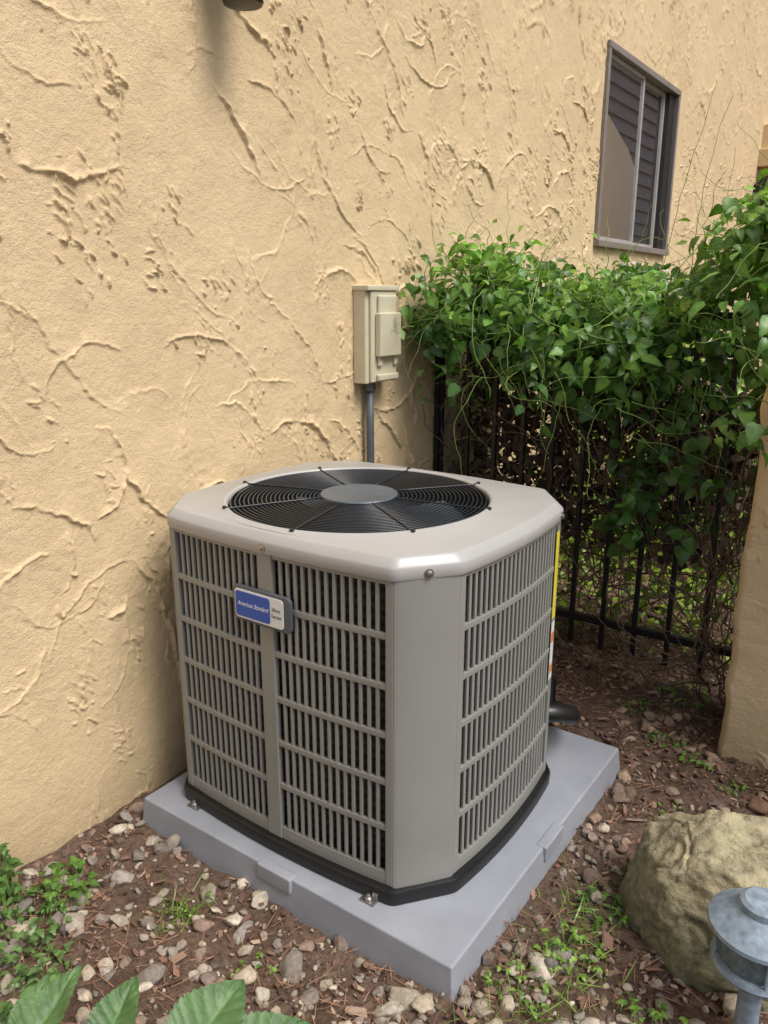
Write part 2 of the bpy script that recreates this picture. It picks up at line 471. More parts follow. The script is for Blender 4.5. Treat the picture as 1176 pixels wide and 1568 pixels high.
def ico(sub):
    bm=bmesh.new(); bmesh.ops.create_icosphere(bm,subdivisions=sub,radius=1)
    v=np.array([x.co[:] for x in bm.verts]); f=np.array([[q.index for q in p.verts] for p in bm.faces]); bm.free()
    return v,f
def stone_vars(sub,nvar):
    iv,ifc=ico(sub); out=[]
    for k in range(nvar):
        off=Vector((k*7.3,k*3.1,0)); vv=[]
        for p in iv:
            q=Vector(p); n=mnoise.noise(q*.9+off)*.45+mnoise.noise(q*2.2+off)*.18
            c=q*(1+n)
            for pl_i in range(5):
                d=Vector((math.sin(k*3+pl_i*2.1),math.cos(k*1.7+pl_i*1.3),math.sin(pl_i*1.9+k))).normalized()
                s=c.dot(d)-.66
                if s>0: c=c-d*s*.9
            vv.append(c[:])
        out.append(vv)
    return out,ifc
V3,F3=stone_vars(3,12); V2,F2=stone_vars(2,12)

def ok_ground(x,y):
    pad=(x>.085)&(x<1.115)&(y>1.155)&(y<2.205)
    pil=(x>1.33)&(y>2.48)&(y<2.87)
    return ~(pad|pil)&(x>.012)
def scat_xy(n,x0,x1,y0,y1,dens=None):
    x=rng.uniform(x0,x1,n); y=rng.uniform(y0,y1,n)
    k=ok_ground(x,y)
    if dens is not None: k&=rng.random(n)<dens(x,y)
    return x[k],y[k]
pal=np.array([(.50,.43,.33),(.39,.34,.27),(.30,.27,.23),(.54,.49,.40),(.24,.19,.155),(.33,.245,.19),(.42,.37,.31),(.33,.30,.265)])
def stones(name,n,mu,sg,lo,hi,vars_,faces,dens,parent,lift=.25):
    x,y=scat_xy(n,0,3.0,.2,4.4,dens); N=len(x)
    s=rng.lognormal(math.log(mu),sg,N).clip(lo,hi)
    sc=np.c_[s*rng.uniform(.9,1.45,N),s*rng.uniform(.8,1.1,N),s*rng.uniform(.5,.8,N)]
    e=np.c_[rng.normal(0,.35,N),rng.normal(0,.35,N),rng.uniform(0,6.28,N)]
    pos=np.c_[x,y,gz(x,y)+s*lift]
    k_=np.clip((y-1.5)/.8,0,1)[:,None]
    c=pal[rng.integers(0,8,N)]*rng.uniform(.5,1.1,(N,1)); c=c*(1-k_)+c*np.array([.80,.65,.58])*k_
    batch(name,vars_,faces,pos,sc,euler_mats(e),c,M_stone,True,parent)
gravel=empty("gravel")
def gd(x,y):
    d=.36+1.3*np.clip(vnoise(x,y,.25,40)+.12,0,1)
    return np.where((y<1.2)&(x>.35),d+.3,d)
stones("pebbles",7800,.0125,.44,.006,.031,V3,F3,gd,gravel,.24)
stones("small_pebbles",14000,.0055,.35,.003,.010,V2,F2,gd,gravel,.3)
bv=np.array([(-1,-1,-1),(1,-1,-1),(1,1,-1),(-1,1,-1),(-1,-1,1),(1,-1,1),(1,1,1),(-1,1,1)],float)*.5
bf=[(0,3,2,1),(4,5,6,7),(0,1,5,4),(1,2,6,5),(2,3,7,6),(3,0,4,7)]
cv=[bv*(1+rng.normal(0,.22,bv.shape)) for _ in range(12)]
x,y=scat_xy(24000,0,3.0,.2,4.2,lambda x,y:.35+1.2*np.clip(vnoise(x,y,.3,47)+.1,0,1))
N=len(x); L=rng.lognormal(math.log(.012),.5,N).clip(.004,.042)
sc=np.c_[L,L*rng.uniform(.25,.6,N),rng.uniform(.0012,.004,N)]
e=np.c_[rng.normal(0,.4,N),rng.normal(0,.35,N),rng.uniform(0,6.28,N)]
pos=np.c_[x,y,gz(x,y)+rng.uniform(.001,.014,N)]
mp=np.array([(.19,.11,.08),(.14,.085,.062),(.26,.165,.118),(.09,.06,.046),(.34,.25,.185),(.17,.105,.078)])
c=mp[rng.integers(0,6,N)]*rng.uniform(.7,1.35,(N,1))
mulch=empty("mulch")
batch("bark_chips",cv,bf,pos,sc,euler_mats(e),c,M_mulch,False,mulch)
x,y=scat_xy(22000,0,3.0,.2,4.2,lambda x,y:.15+1.2*np.clip(vnoise(x,y,.2,44)+.1,0,1))
N=len(x); L=rng.uniform(.015,.06,N)
sc=np.c_[L,np.full(N,.0011),np.full(N,.0011)]
e=np.c_[rng.normal(0,.4,N),rng.normal(0,.22,N),rng.uniform(0,6.28,N)]
pos=np.c_[x,y,gz(x,y)+rng.uniform(.006,.018,N)]
c=np.array([(.30,.175,.11)])*rng.uniform(.5,1.6,(N,1))
batch("pine_needles",cv,bf,pos,sc,euler_mats(e),c,M_mulch,False,mulch)

# ------------------------------------------------------------------ equipment pad
pad=empty("equipment_pad")
PX0,PX1,PY0,PY1,PZ=.10,1.105,1.168,2.19,.085
b=Builder()
d=.012
b.add([(PX0-d,PY0-d,-.03),(PX1+d,PY0-d,-.03),(PX1+d,PY1+d,-.03),(PX0-d,PY1+d,-.03),(PX0,PY0,PZ),(PX1,PY0,PZ),(PX1,PY1,PZ),(PX0,PY1,PZ)],
      [(0,3,2,1),(4,5,6,7),(0,1,5,4),(1,2,6,5),(2,3,7,6),(3,0,4,7)])
b.make("pad_slab",M_pad,parent=pad,bevel=.006,seg=3)
b=Builder()
cx,cy=(PX0+PX1)/2,(PY0+PY1)/2
b.box((cx-.055,PY0-.010,.045),(cx+.055,PY0+.02,PZ+.0025)); b.box((PX1-.02,cy-.055,.045),(PX1+.010,cy+.055,PZ+.0025))
b.box((cx-.055,PY1-.02,.045),(cx+.055,PY1+.010,PZ+.0025)); b.box((PX0-.010,cy-.055,.045),(PX0+.02,cy+.055,PZ+.0025))
b.make("pad_edge_tabs",M_pad,parent=pad,bevel=.004)

# ------------------------------------------------------------------ air conditioner
ac=empty("air_conditioner")
CX,CY=.550,1.626
HX,HY,FX,FY,BU=.457,.396,.348,.262,.020
FCX,FCY=CX-.020,CY-.010
def outline(off=0.0,nf=22,r=.014):
    hx,hy,fx,fy=HX+off,HY+off,FX+off*.414,FY+off*.414
    segs=[]
    def flat(p0,p1,nrm):
        def f(t):
            p=Vector(p0).lerp(Vector(p1),t); return p+Vector(nrm)*BU*(1-(2*t-1)**2)
        return f
    a=hx-BU; c=hy-BU
    segs.append((flat((-fx,-c),(fx,-c),(0,-1)),nf)); segs.append((flat((fx,-c),(a,-fy),(0,0)),4))
    segs.append((flat((a,-fy),(a,fy),(1,0)),nf)); segs.append((flat((a,fy),(fx,c),(0,0)),4))
    segs.append((flat((fx,c),(-fx,c),(0,1)),nf)); segs.append((flat((-fx,c),(-a,fy),(0,0)),4))
    segs.append((flat((-a,fy),(-a,-fy),(-1,0)),nf)); segs.append((flat((-a,-fy),(-fx,-c),(0,0)),4))
    out=[]
    for i,(f,n) in enumerate(segs):
        L=(f(1)-f(0)).length; e=r/L
        for k in range(n+1): out.append(f(e+(1-2*e)*k/n))
        g,_=segs[(i+1)%8]; L2=(g(1)-g(0)).length
        A=f(1-e); B=f(1); C=g(r/L2)
        for q in (.25,.5,.75): out.append(A*(1-q)**2+B*2*q*(1-q)+C*q*q)
    return [Vector((p.x+CX,p.y+CY)) for p in out]
def loft(name,loops,mat,close_top=False,close_bottom=False,smooth=True,parent=ac,sharp=None):
    b=Builder(); n=len(loops[0]); vs=[]
    for L in loops: vs+=L
    fs=[]
    for i in range(len(loops)-1):
        for k in range(n):
            l=(k+1)%n; fs.append((i*n+k,i*n+l,(i+1)*n+l,(i+1)*n+k))
    if close_bottom: fs.append(tuple(reversed(range(n))))
    if close_top: fs.append(tuple((len(loops)-1)*n+k for k in range(n)))
    b.add(vs,fs)
    o=b.make(name,mat,smooth,parent)
    if sharp: 
        o.data.set_sharp_from_angle(angle=math.radians(sharp))
    return o
def lp(off,z,r=.014): return [(p.x,p.y,z) for p in outline(off,r=r)]
ZB,ZT=.125,.886
loft("base_pan",[lp(.004,.0855),lp(.016,.087),lp(.018,.118),lp(.014,.124),lp(-.02,.127)],M_black,True,True,sharp=40)
loft("coil",[lp(-.035,.12),lp(-.035,.88)],M_coil)
tl=outline(-.02)
RO=.350
cap=[lp(-.01,.879),lp(.007,.879),lp(.009,.882),lp(.009,.905),lp(.007,.910),lp(-.007,.923),lp(-.010,.926),lp(-.012,.9265)]
def circ(R,z,ref=tl):
    res=[]
    for p in ref:
        a=math.atan2(p.y-FCY,p.x-FCX); res.append((FCX+R*math.cos(a),FCY+R*math.sin(a),z))
    return res
def mixl(A,B,t): return [tuple(a*(1-t)+b*t for a,b in zip(p,q)) for p,q in zip(A,B)]
fl1=lp(-.012,.9265); c1=circ(RO+.011,.930)
cap+=[mixl(fl1,c1,.28),mixl(fl1,c1,.36)]
cap[-2]=[(p[0],p[1],.9268) for p in cap[-2]]; cap[-1]=[(p[0],p[1],.9296) for p in cap[-1]]
cap+= [circ(RO+.011,.9305),circ(RO+.006,.9335),circ(RO+.001,.9335),circ(RO-.004,.929),circ(RO-.006,.90)]
loft("top_cap",cap,M_cab_lit,sharp=50)
b=Builder(); 
n=64
vs=[];fs=[]
for R,z in ((RO-.0065,.922),(RO-.012,.80),(RO-.03,.70),(.02,.69)):
    for k in range(n): vs.append((FCX+R*math.cos(2*math.pi*k/n),FCY+R*math.sin(2*math.pi*k/n),z))
for i in range(3):
    for k in range(n): fs.append((i*n+k,i*n+(k+1)%n,(i+1)*n+(k+1)%n,(i+1)*n+k))
b.add(vs,fs); b.make("fan_shroud",M_shroud,True,ac)
b=Builder()
for k in range(4):
    a0=k*math.pi/2+.5; NR,NA=6,8; vs=[]
    for i in range(NR+1):
        r_=.06+(.31-.06)*i/NR
        for j in range(NA+1):
            u=j/NA; a=a0+u*(1.05)-.25*(i/NR); vs.append((FCX+r_*math.cos(a),FCY+r_*math.sin(a),.83+.075*(u-.5)*(0.6+.4*i/NR)))
    fs=[(i*(NA+1)+j,i*(NA+1)+j+1,(i+1)*(NA+1)+j+1,(i+1)*(NA+1)+j) for i in range(NR) for j in range(NA)]
    b.add(vs,fs)
b.make("fan_blades",M_hub,True,ac)
b=Builder(); b.lathe([(.075,.76),(.08,.77),(.08,.89),(.07,.905)],(FCX,FCY,0),32); b.make("fan_motor",M_shroud,True,ac,auto=True)
def gzz(r): return .928+.005*(1-(r/.36)**2)
b=Builder()
nr=21
for i in range(nr):
    R=.108+(RO-.012-.108)*i/(nr-1)
    b.tube([(FCX+R*math.cos(2*math.pi*k/80),FCY+R*math.sin(2*math.pi*k/80),gzz(R)) for k in range(80)],.0020,6,True)
b.make("guard_rings",M_wire,True,ac)
b=Builder(); scr=Builder()
for k in range(8):
    a=math.radians(12+45*k)
    w=(math.cos(a),math.sin(a))
    b.tube([(FCX+r_*w[0],FCY+r_*w[1],gzz(r_)+.003) for r_ in (.09,.16,.24,.32,RO-.006)]+[(FCX+(RO+.010)*w[0],FCY+(RO+.010)*w[1],.9365)],.0022,6)
    r_=RO+.009
    scr.lathe([(.0055,0),(.0055,.004),(.003,.006)],(FCX+r_*w[0],FCY+r_*w[1],.9325),12)
b.make("guard_spokes",M_wire,True,ac)
scr.make("guard_screws",M_black,False,ac)
b=Builder(); b.lathe([(.098,-.004),(.104,.0),(.102,.0035),(.089,.004),(.084,.0025),(.0,.0025)],(FCX,FCY,gzz(.09)+.003),56); b.make("guard_hub",M_hub,True,ac,auto=True)

def side(i,off=0):
    hx,hy,fx,fy=HX+off,HY+off,FX,FY
    a=hx-BU;c=hy-BU
    P0,P1,N=[((-fx,-c),(fx,-c),(0,-1)),((a,-fy),(a,fy),(1,0)),((fx,c),(-fx,c),(0,1)),((-a,fy),(-a,-fy),(-1,0))][i]
    P0,P1,N=Vector(P0),Vector(P1),Vector(N); D=P1-P0; L=D.length
    def f(s):
        t=s/L; p=P0.lerp(P1,t)+N*BU*(1-(2*t-1)**2)
        tan=(D/L+N*BU*(-4*(2*t-1))/L).normalized()
        return Vector((p.x+CX,p.y+CY)),tan,Vector((tan.y,-tan.x))
    return f,L
def vbar(b,f,s,w,z0,z1,o0,o1):
    p,t,n=f(s)
    c=p+n*(o0+o1)/2
    b.obox((c.x,c.y,(z0+z1)/2),(t.x,t.y,0),(n.x,n.y,0),(0,0,1),w/2,(o1-o0)/2,(z1-z0)/2)
def strip(b,f,s0,s1,z0,z1,o0,o1,n=14):
    n=max(2,n); vs=[]
    for k in range(n+1):
        p,t,nn=f(s0+(s1-s0)*k/n)
        a=p+nn*o0; c=p+nn*o1
        vs+= [(a.x,a.y,z0),(c.x,c.y,z0),(c.x,c.y,z1),(a.x,a.y,z1)]
    fs=[(0,1,2,3),(n*4+3,n*4+2,n*4+1,n*4)]
    for k in range(n):
        q=k*4; r_=q+4
        for j in range(4): fs.append((q+j,r_+j,r_+(j+1)%4,q+(j+1)%4))
    b.add(vs,fs)
bars=Builder(); bands=Builder(); posts=Builder()
z0s,z1s=.160,.868
nrow=6
for i in range(4):
    f,L=side(i)
    areas=[(.020,L-.020)]
    if i in (0,2): areas=[(.020,L/2-.022),(L/2+.022,L-.020)]
    for (s0,s1) in areas:
        n=max(1,round((s1-s0)/.0215)); pitch=(s1-s0)/n
        for k in range(1,n):
            vbar(bars,f,s0+k*pitch,.0088,z0s-.004,z1s+.004,-.008,.0)
        for r_ in range(1,nrow):
            z=z0s+(z1s-z0s)*r_/nrow
            strip(bands,f,s0-.003,s1+.003,z-.0078,z+.0078,-.009,.0012,max(4,int((s1-s0)/.03)))
    strip(bands,f,0.002,L-.002,ZB,z0s,-.010,.0014,22); strip(bands,f,0.002,L-.002,z1s,ZT,-.010,.0014,22)
    strip(posts,f,0.001,.020,ZB+.001,ZT-.001,-.012,.0028,3); strip(posts,f,L-.020,L-.001,ZB+.001,ZT-.001,-.012,.0028,3)
    if i in(0,2): strip(posts,f,L/2-.022,L/2+.022,ZB+.001,ZT-.001,-.012,.0045,4)
bars.make("grille_slats",M_cab,parent=ac,bevel=.0014,seg=1); bands.make("grille_bands",M_cab,parent=ac,bevel=.0012,seg=1); posts.make("grille_posts",M_cab,parent=ac,bevel=.0018,seg=2)
cp=Builder(); a=HX-BU; c=HY-BU
for sx,sy in((1,-1),(1,1),(-1,1),(-1,-1)):
    A=Vector((FX*sx,c*sy)); B=Vector((a*sx,FY*sy))
    d=(B-A).normalized(); nrm=Vector((d.y,-d.x)); 
    if nrm.dot(Vector((sx,sy)))<0: nrm=-nrm
    fold1=Vector((-sx,0)); fold2=Vector((0,-sy))
    path=[A+fold1*.002, A+d*.003+nrm*.0, A.lerp(B,.05)+nrm*.002, A.lerp(B,.5)+nrm*.004, A.lerp(B,.95)+nrm*.002, B-d*.003, B+fold2*.002]
    path=[p+nrm*.0035 for p in path]
    inner=[p-nrm*.006 for p in path]
    vs=[];m=len(path)
    for p in path: vs.append((p.x+CX,p.y+CY,ZB))
    for p in inner: vs.append((p.x+CX,p.y+CY,ZB))
    for p in path: vs.append((p.x+CX,p.y+CY,ZT))
    for p in inner: vs.append((p.x+CX,p.y+CY,ZT))
    fs=[]
    for k in range(m-1):
        fs.append((k,k+1,2*m+k+1,2*m+k)); fs.append((m+k,3*m+k,3*m+k+1,m+k+1))
        fs.append((k,m+k,m+k+1,k+1)); fs.append((2*m+k,2*m+k+1,3*m+k+1,3*m+k))
    fs.append((0,2*m,3*m,m)); fs.append((m-1,2*m-1,4*m-1,3*m-1))
    cp.add(vs,fs)
cp.make("corner_panels",M_cab,parent=ac,auto=True)
sc_=Builder()
def screw(p,n,z,off=.0095):
    c=Vector((p.x+n.x*off,p.y+n.y*off,z)); N=Vector((n.x,n.y,0)); T=Vector((-n.y,n.x,0)); Z=Vector((0,0,1))
    vs=[]
    for R,h in((.0105,0),(.0105,.002),(.0065,.0025),(.0065,.006),(.004,.0075)):
        for k in range(14):
            an=2*math.pi*k/14; vs.append(c+N*h+T*R*math.cos(an)+Z*R*math.sin(an))
    fs=[(i*14+k,i*14+(k+1)%14,(i+1)*14+(k+1)%14,(i+1)*14+k) for i in range(4) for k in range(14)]
    fs.append(tuple(4*14+k for k in range(14))); sc_.add(vs,fs)
f,L=side(0); p,t_,n_=f(L/2); screw(p,n_,.893)
f,L=side(1); p,t_,n_=f(L-.02); screw(p,n_,.893)
for sx,sy in((1,-1),(1,1),(-1,-1)):
    p=Vector((CX+sx*(FX+a)/2,CY+sy*(c+FY)/2)); n_=Vector((sx*(c-FY),sy*(a-FX))).normalized(); screw(p,n_,.892,.0095)
sc_.make("cap_screws",M_metal,parent=ac,auto=True)
f,L=side(0); p,t_,n_=f(L/2-.004)
bx,by,bz=p.x,p.y-.0045,.745
def rrect(b,x0,x1,z0,z1,ya,yb,r,n=5):
    pts=[]
    for (qx,qz,a0) in((x1-r,z1-r,0),(x0+r,z1-r,90),(x0+r,z0+r,180),(x1-r,z0+r,270)):
        for k in range(n+1):
            an=math.radians(a0+90*k/n); pts.append((qx+r*math.cos(an),qz+r*math.sin(an)))
    m=len(pts)
    b.add([(x,ya,z) for x,z in pts]+[(x,yb,z) for x,z in pts],[tuple(range(m)),tuple(m+k for k in reversed(range(m)))]+[(k,(k+1)%m,m+(k+1)%m,m+k) for k in range(m)])
q=1.25
b=Builder(); rrect(b,bx-.073*q,bx+.073*q,bz-.035*q,bz+.035*q,by,by-.010,.014); b.make("badge_plate",M_cond,parent=ac,bevel=.002)
b=Builder(); rrect(b,bx-.067*q,bx+.057*q,bz-.029*q,bz+.029*q,by-.010,by-.012,.010); b.make("badge_face",M_white,parent=ac,bevel=.0008)
b=Builder(); rrect(b,bx-.064*q,bx+.024*q,bz-.025*q,bz+.025*q,by-.012,by-.0128,.007); b.make("badge_field",M_blue,parent=ac)
def text(s,x,z,y,size,mat,shear=0,name="badge_text",sx=1):
    cu=bpy.data.curves.new(name,'FONT'); cu.body=s; cu.size=size; cu.extrude=.0003; cu.shear=shear; cu.materials.append(mat)
    cu.align_x='CENTER'; cu.align_y='CENTER'
    o=bpy.data.objects.new(name,cu); COL.objects.link(o); o.location=(x,y,z); o.rotation_euler=(math.pi/2,0,0); o.scale=(sx,1,1); o.parent=ac
text("American Standard",bx-.020*q,bz+.001,by-.0131,.0158,M_white,.4,"badge_lettering",.80)
text("Silver",bx+.040*q,bz+.008,by-.0124,.0128,M_cond,0,"badge_series_text"); text("Series",bx+.040*q,bz-.008,by-.0124,.0128,M_cond,0,"badge_series_text_lower")
f,L=side(1)
b=Builder(); strip(b,f,L-.034,L-.006,.606,.850,.0032,.0040,3); b.make("energy_label",M_yellow,parent=ac)
b=Builder(); strip(b,f,L-.032,L-.006,.425,.595,.0032,.0040,3); b.make("warning_label",M_white,parent=ac)
b=Builder(); strip(b,f,L-.031,L-.007,.535,.565,.0041,.0046,3); strip(b,f,L-.031,L-.007,.445,.470,.0041,.0046,3); b.make("warning_label_band",M_orange,parent=ac)
b=Builder()
for (x_,y_) in((.850,1.228),(.250,1.232)):
    b.box((x_-.020,y_-.020,.0855),(x_+.020,y_+.006,.090)); b.lathe([(.009,0),(.009,.007),(.005,.009),(.005,.016)],(x_,y_-.010,.090),10)
    b.box((x_+.006,y_-.004,.090),(x_+.020,y_+.008,.108))
b.make("holddown_clips",M_metal,parent=ac,bevel=.001)
b=Builder(); b.tube([(.92,1.88,.29),(.985,1.94,.285),(1.01,2.0,.26),(.98,2.09,.20),(.88,2.24,.12),(.6,2.30,.10),(.3,2.3,.12),(0,2.3,.14)],.028,12); b.make("insulated_line",M_black,True,ac)
b=Builder(); b.tube([(.90,1.88,.37),(.925,1.98,.37),(.93,2.06,.33),(.88,2.17,.10)],.009,8); b.lathe([(.014,0),(.014,.04),(.009,.045)],(.925,1.98,.35),12); b.make("service_valve",M_black,True,ac)

# ------------------------------------------------------------------ electrical disconnect box + conduit
eb=empty("electrical_disconnect_box")
y0,y1,z0,z1=2.285,2.465,1.138,1.478
b=Builder(); b.box((0,y0,z0),(.055,y1,z1)); b.make("box_body",M_box,parent=eb,bevel=.004)
b=Builder(); b.box((-.002,y0-.006,z1-.014),(.074,y1+.006,z1+.004)); b.make("box_hood",M_box,parent=eb,bevel=.003)
b=Builder(); b.box((.055,y0+.020,z0+.003),(.068,y1-.002,z1-.015)); b.make("box_door",M_box,parent=eb,bevel=.005)
b=Builder()
b.box((.068,y0+.040,z0+.095),(.094,y1-.008,z1-.090)); b.box((.068,y0+.050,z0+.235),(.082,y1-.02,z1-.030)); b.box((.068,y0+.050,z0+.060),(.080,y0+.075,z0+.10)); b.box((.068,y1-.03,z0+.060),(.080,y1-.010,z0+.10))
b.make("box_cover",M_box,parent=eb,bevel=.008,seg=3)
b=Builder(); b.box((.068,y0+.045,z0+.008),(.086,y1-.012,z0+.032)); b.make("box_latch",M_box,parent=eb,bevel=.005)
b=Builder(); b.tube([(.03,2.345,z0),(.03,2.345,z0-.03)],.021,14); b.make("conduit_nut",M_cond,True,eb,auto=True)
b=Builder(); b.tube([(.03,2.345,z0-.02),(.030,2.345,.95),(.034,2.342,.8),(.032,2.345,.6),(.05,2.32,.4),(.12,2.22,.33),(.25,2.05,.33)],.0145,14); b.make("conduit",M_cond,True,eb)

# ------------------------------------------------------------------ iron fence
fe=empty("iron_fence"); FYY=2.85
b=Builder()
for k in range(11):
    x_=.035+k*.127
    b.box((x_-.0090,FYY-.0090,.085),(x_+.0090,FYY+.0090,1.46))
for z_ in(.20,1.38,1.26): b.box((.005,FYY-.014,z_-.014),(1.34,FYY+.014,z_+.014))
b.box((.01,FYY-.02,-.05),(.03,FYY+.02,1.47))
b.make("fence_bars",M_iron,parent=fe,bevel=.0015,seg=1)

# ------------------------------------------------------------------ leaves
Lv=np.array([(0,0,0),(0,.3,-.0),(0,.6,-.03),(0,.85,-.09),(0,1.0,-.15),
  (-.17,-.06,.03),(-.40,.16,.07),(-.40,.42,.06),(-.24,.72,-.01),
  (.17,-.06,.03),(.40,.16,.07),(.40,.42,.06),(.24,.72,-.01)],float)
Lv=np.vstack([Lv,[(-.09,.91,-.11)],[(.09,.91,-.11)]])
Lf=[(0,1,6,5),(1,2,7,6),(2,3,8,7),(3,4,13,8),(0,9,10,1),(1,10,11,2),(2,11,12,3),(3,12,14,4)]
lvars=[]
for k in range(8):
    v=Lv.copy(); v[:,0]*=rng.uniform(.75,1.1); v[:,2]*=rng.uniform(.4,2.4); v[:,2]-= rng.uniform(-.1,.35)*v[:,1]**2
    v[:,0]+=rng.normal(0,.05)*v[:,1]**2; v[:,2]+=rng.normal(0,.02,len(v)); lvars.append(v)
lvc=np.array([1.2,1.2,1.15,1.1,1.0]+[.93]*4+[.93]*4+[.95,.95])
def leaf_mats(n,tip):
    n=n/np.linalg.norm(n,axis=1,keepdims=True)
    tip=tip-(tip*n).sum(1,keepdims=True)*n; tip/=np.linalg.norm(tip,axis=1,keepdims=True)
    r=np.cross(tip,n); return np.stack([r,tip,n],-1)
def leaves(name,pos,nrm,tip,size,cols,mat=None,parent=None,wide=1.0):
    n=len(pos)
    sc=np.c_[size*rng.uniform(.8,1.1,n)*wide,size,size]
    batch(name,lvars,Lf,pos,sc,leaf_mats(nrm,tip),cols,mat or M_leaf,True,parent,lvc)

ivy=empty("ivy_hedge")
tx=[0,.1,.2,.38,.53,.65,.78,.95,1.08,1.21,1.6,2.8]; tz=[1.38,1.53,1.61,1.57,1.43,1.45,1.50,1.40,1.51,1.66,1.76,1.72]
bx_=[0,.09,.3,.48,.8,.95,1.2,1.35,1.6,2.8]; bz_=[1.24,1.20,1.17,1.13,1.05,.95,.88,1.06,1.12,1.1]
clumps=[]
for _ in range(470):
    x=rng.uniform(.03,2.6)
    top=np.interp(x,tx,tz)+rng.normal(0,.030); bot=np.interp(x,bx_,bz_)+rng.normal(0,.07)
    u=rng.random()**.75; z=bot+(top-bot)*u
    R=rng.uniform(.035,.10)
    ycen=2.80 if x<1.25 else 2.55
    prot=.20*math.sin(math.pi*min(1,u*.9+.1))+.05
    if x>.8: prot+=.07
    y=ycen+rng.uniform(-prot,.24)
    if z+R*.6>top: z=top-R*.6
    clumps.append((x,y,z,R,u))
for _ in range(20):
    x=rng.uniform(.85,1.34); clumps.append((x,rng.uniform(2.62,2.82),rng.uniform(.62,.92),rng.uniform(.02,.042),.1))
P_,N_,T_,Sz,C_=[],[],[],[],[]
for (x,y,z,R,u) in clumps:
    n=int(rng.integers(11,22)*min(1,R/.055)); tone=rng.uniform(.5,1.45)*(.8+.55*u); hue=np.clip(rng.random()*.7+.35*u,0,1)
    n=max(n,3)
    d=rng.normal(size=(n,3)); d[:,2]+=.35; d[:,1]-=.35; d/=np.linalg.norm(d,axis=1,keepdims=True)
    rr=R*rng.uniform(.4,1.7,(n,1))
    p=np.array([x,y,z])+d*rr*np.array([1.15,1,1])
    nn=d*.6+rng.normal(0,.5,(n,3))+np.array([.15,-.35,.55])
    tp=np.c_[rng.normal(0,.6,n)+.1,rng.normal(-.25,.4,n),rng.normal(-.75,.35,n)]
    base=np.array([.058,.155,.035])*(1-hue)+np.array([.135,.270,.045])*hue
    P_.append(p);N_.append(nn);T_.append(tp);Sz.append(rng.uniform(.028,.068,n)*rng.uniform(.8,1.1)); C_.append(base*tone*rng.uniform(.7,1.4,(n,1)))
P_=np.vstack(P_);N_=np.vstack(N_);T_=np.vstack(T_);Sz=np.concatenate(Sz);C_=np.vstack(C_)
k=(P_[:,0]>.03)&~((P_[:,0]>1.33)&(P_[:,1]>2.47)&(P_[:,1]<2.87)&(P_[:,2]<1.46))
leaves("ivy_leaves",P_[k],N_[k],T_[k],Sz[k],C_[k],parent=ivy)
n=1500; x=rng.uniform(.03,2.4,n); top=np.interp(x,tx,tz)
p=np.c_[x,np.where(x<1.25,2.74,2.47)+rng.normal(0,.12,n),top+rng.normal(-.03,.055,n)]
leaves("ivy_new_growth",p,rng.normal(0,.5,(n,3))+[0,-.3,.8],np.c_[rng.normal(0,1,n),rng.normal(-.3,.6,n),rng.normal(0,.5,n)],rng.uniform(.014,.042,n),np.array([.22,.40,.055])*rng.uniform(.6,1.2,(n,1)),parent=ivy)
n=7500; x=rng.uniform(.03,1.34,n); zt=np.interp(x,bx_,bz_)
z=zt+.15-rng.random(n)**(1.2+x*1.3)*(zt-.30)
p=np.c_[x,rng.uniform(2.93,3.40,n),z]
leaves("dry_leaves",p,rng.normal(0,1,(n,3))+[0,-.3,.3],rng.normal(0,.6,(n,3))+[0,0,-.8],rng.uniform(.022,.055,n),np.array([.115,.080,.054])*rng.uniform(.2,1.7,(n,1)),M_dry,ivy)
n=900; x=rng.uniform(.1,1.34,n)
p=np.c_[x,rng.uniform(2.95,3.4,n),rng.uniform(.12,1.0,n)]
kk=rng.random(n)<np.clip((x-.25)*.9,0.08,1)
p=p[kk]; n=len(p)
leaves("ivy_low_leaves",p,rng.normal(0,.5,(n,3))+[0,-.6,.5],rng.normal(0,.5,(n,3))+[0,0,-.8],rng.uniform(.020,.048,n),np.array([.15,.30,.04])*rng.uniform(.4,1.5,(n,1)),parent=ivy)
def vines(name,n,mat,rad,starts,step,wig,length,grav,parent,clip=True,ymin=2.66):
    cu=bpy.data.curves.new(name,'CURVE'); cu.dimensions='3D'; cu.bevel_depth=1.0; cu.bevel_resolution=1; cu.use_fill_caps=True
    for i in range(n):
        p=np.array(starts(i),float); d=rng.normal(0,1,3)+np.array(grav)*1.5; d/=np.linalg.norm(d)
        m=int(rng.integers(*length)); pts=[p.copy()]
        for _ in range(m):
            d=d+rng.normal(0,wig,3)+np.array(grav)*.18; d/=np.linalg.norm(d)
            q=p+d*step; q[2]=max(q[2],.01); q[0]=max(q[0],.02)
            if clip:
                q[2]=min(q[2],np.interp(q[0],tx,tz)-.12); q[1]=max(q[1],ymin+.02*rng.random())
                if q[0]>1.32: q[0]=1.32-rng.random()*.02
            p=q; pts.append(p.copy())
        s=cu.splines.new('POLY'); s.points.add(len(pts)-1)
        r0=rng.uniform(*rad)
        for q,pt in enumerate(pts):
            s.points[q].co=(*pt,1); s.points[q].radius=r0*(1-.6*q/len(pts))
    cu.materials.append(mat)
    o=bpy.data.objects.new(name,cu); COL.objects.link(o); o.parent=parent
vines("woody_vines",260,M_bark,(.0015,.0048),lambda i:(rng.uniform(.05,1.30),rng.uniform(2.92,3.25),rng.uniform(.0,1.0)),.045,.33,(8,24),(0,0,.2),ivy,True,2.885)
vines("woody_stems_at_wall",60,M_bark,(.0015,.0050),lambda i:(rng.uniform(1.16,1.31),rng.uniform(2.68,2.84),rng.uniform(.0,.6)),.045,.22,(12,26),(.05,0,.38),ivy)
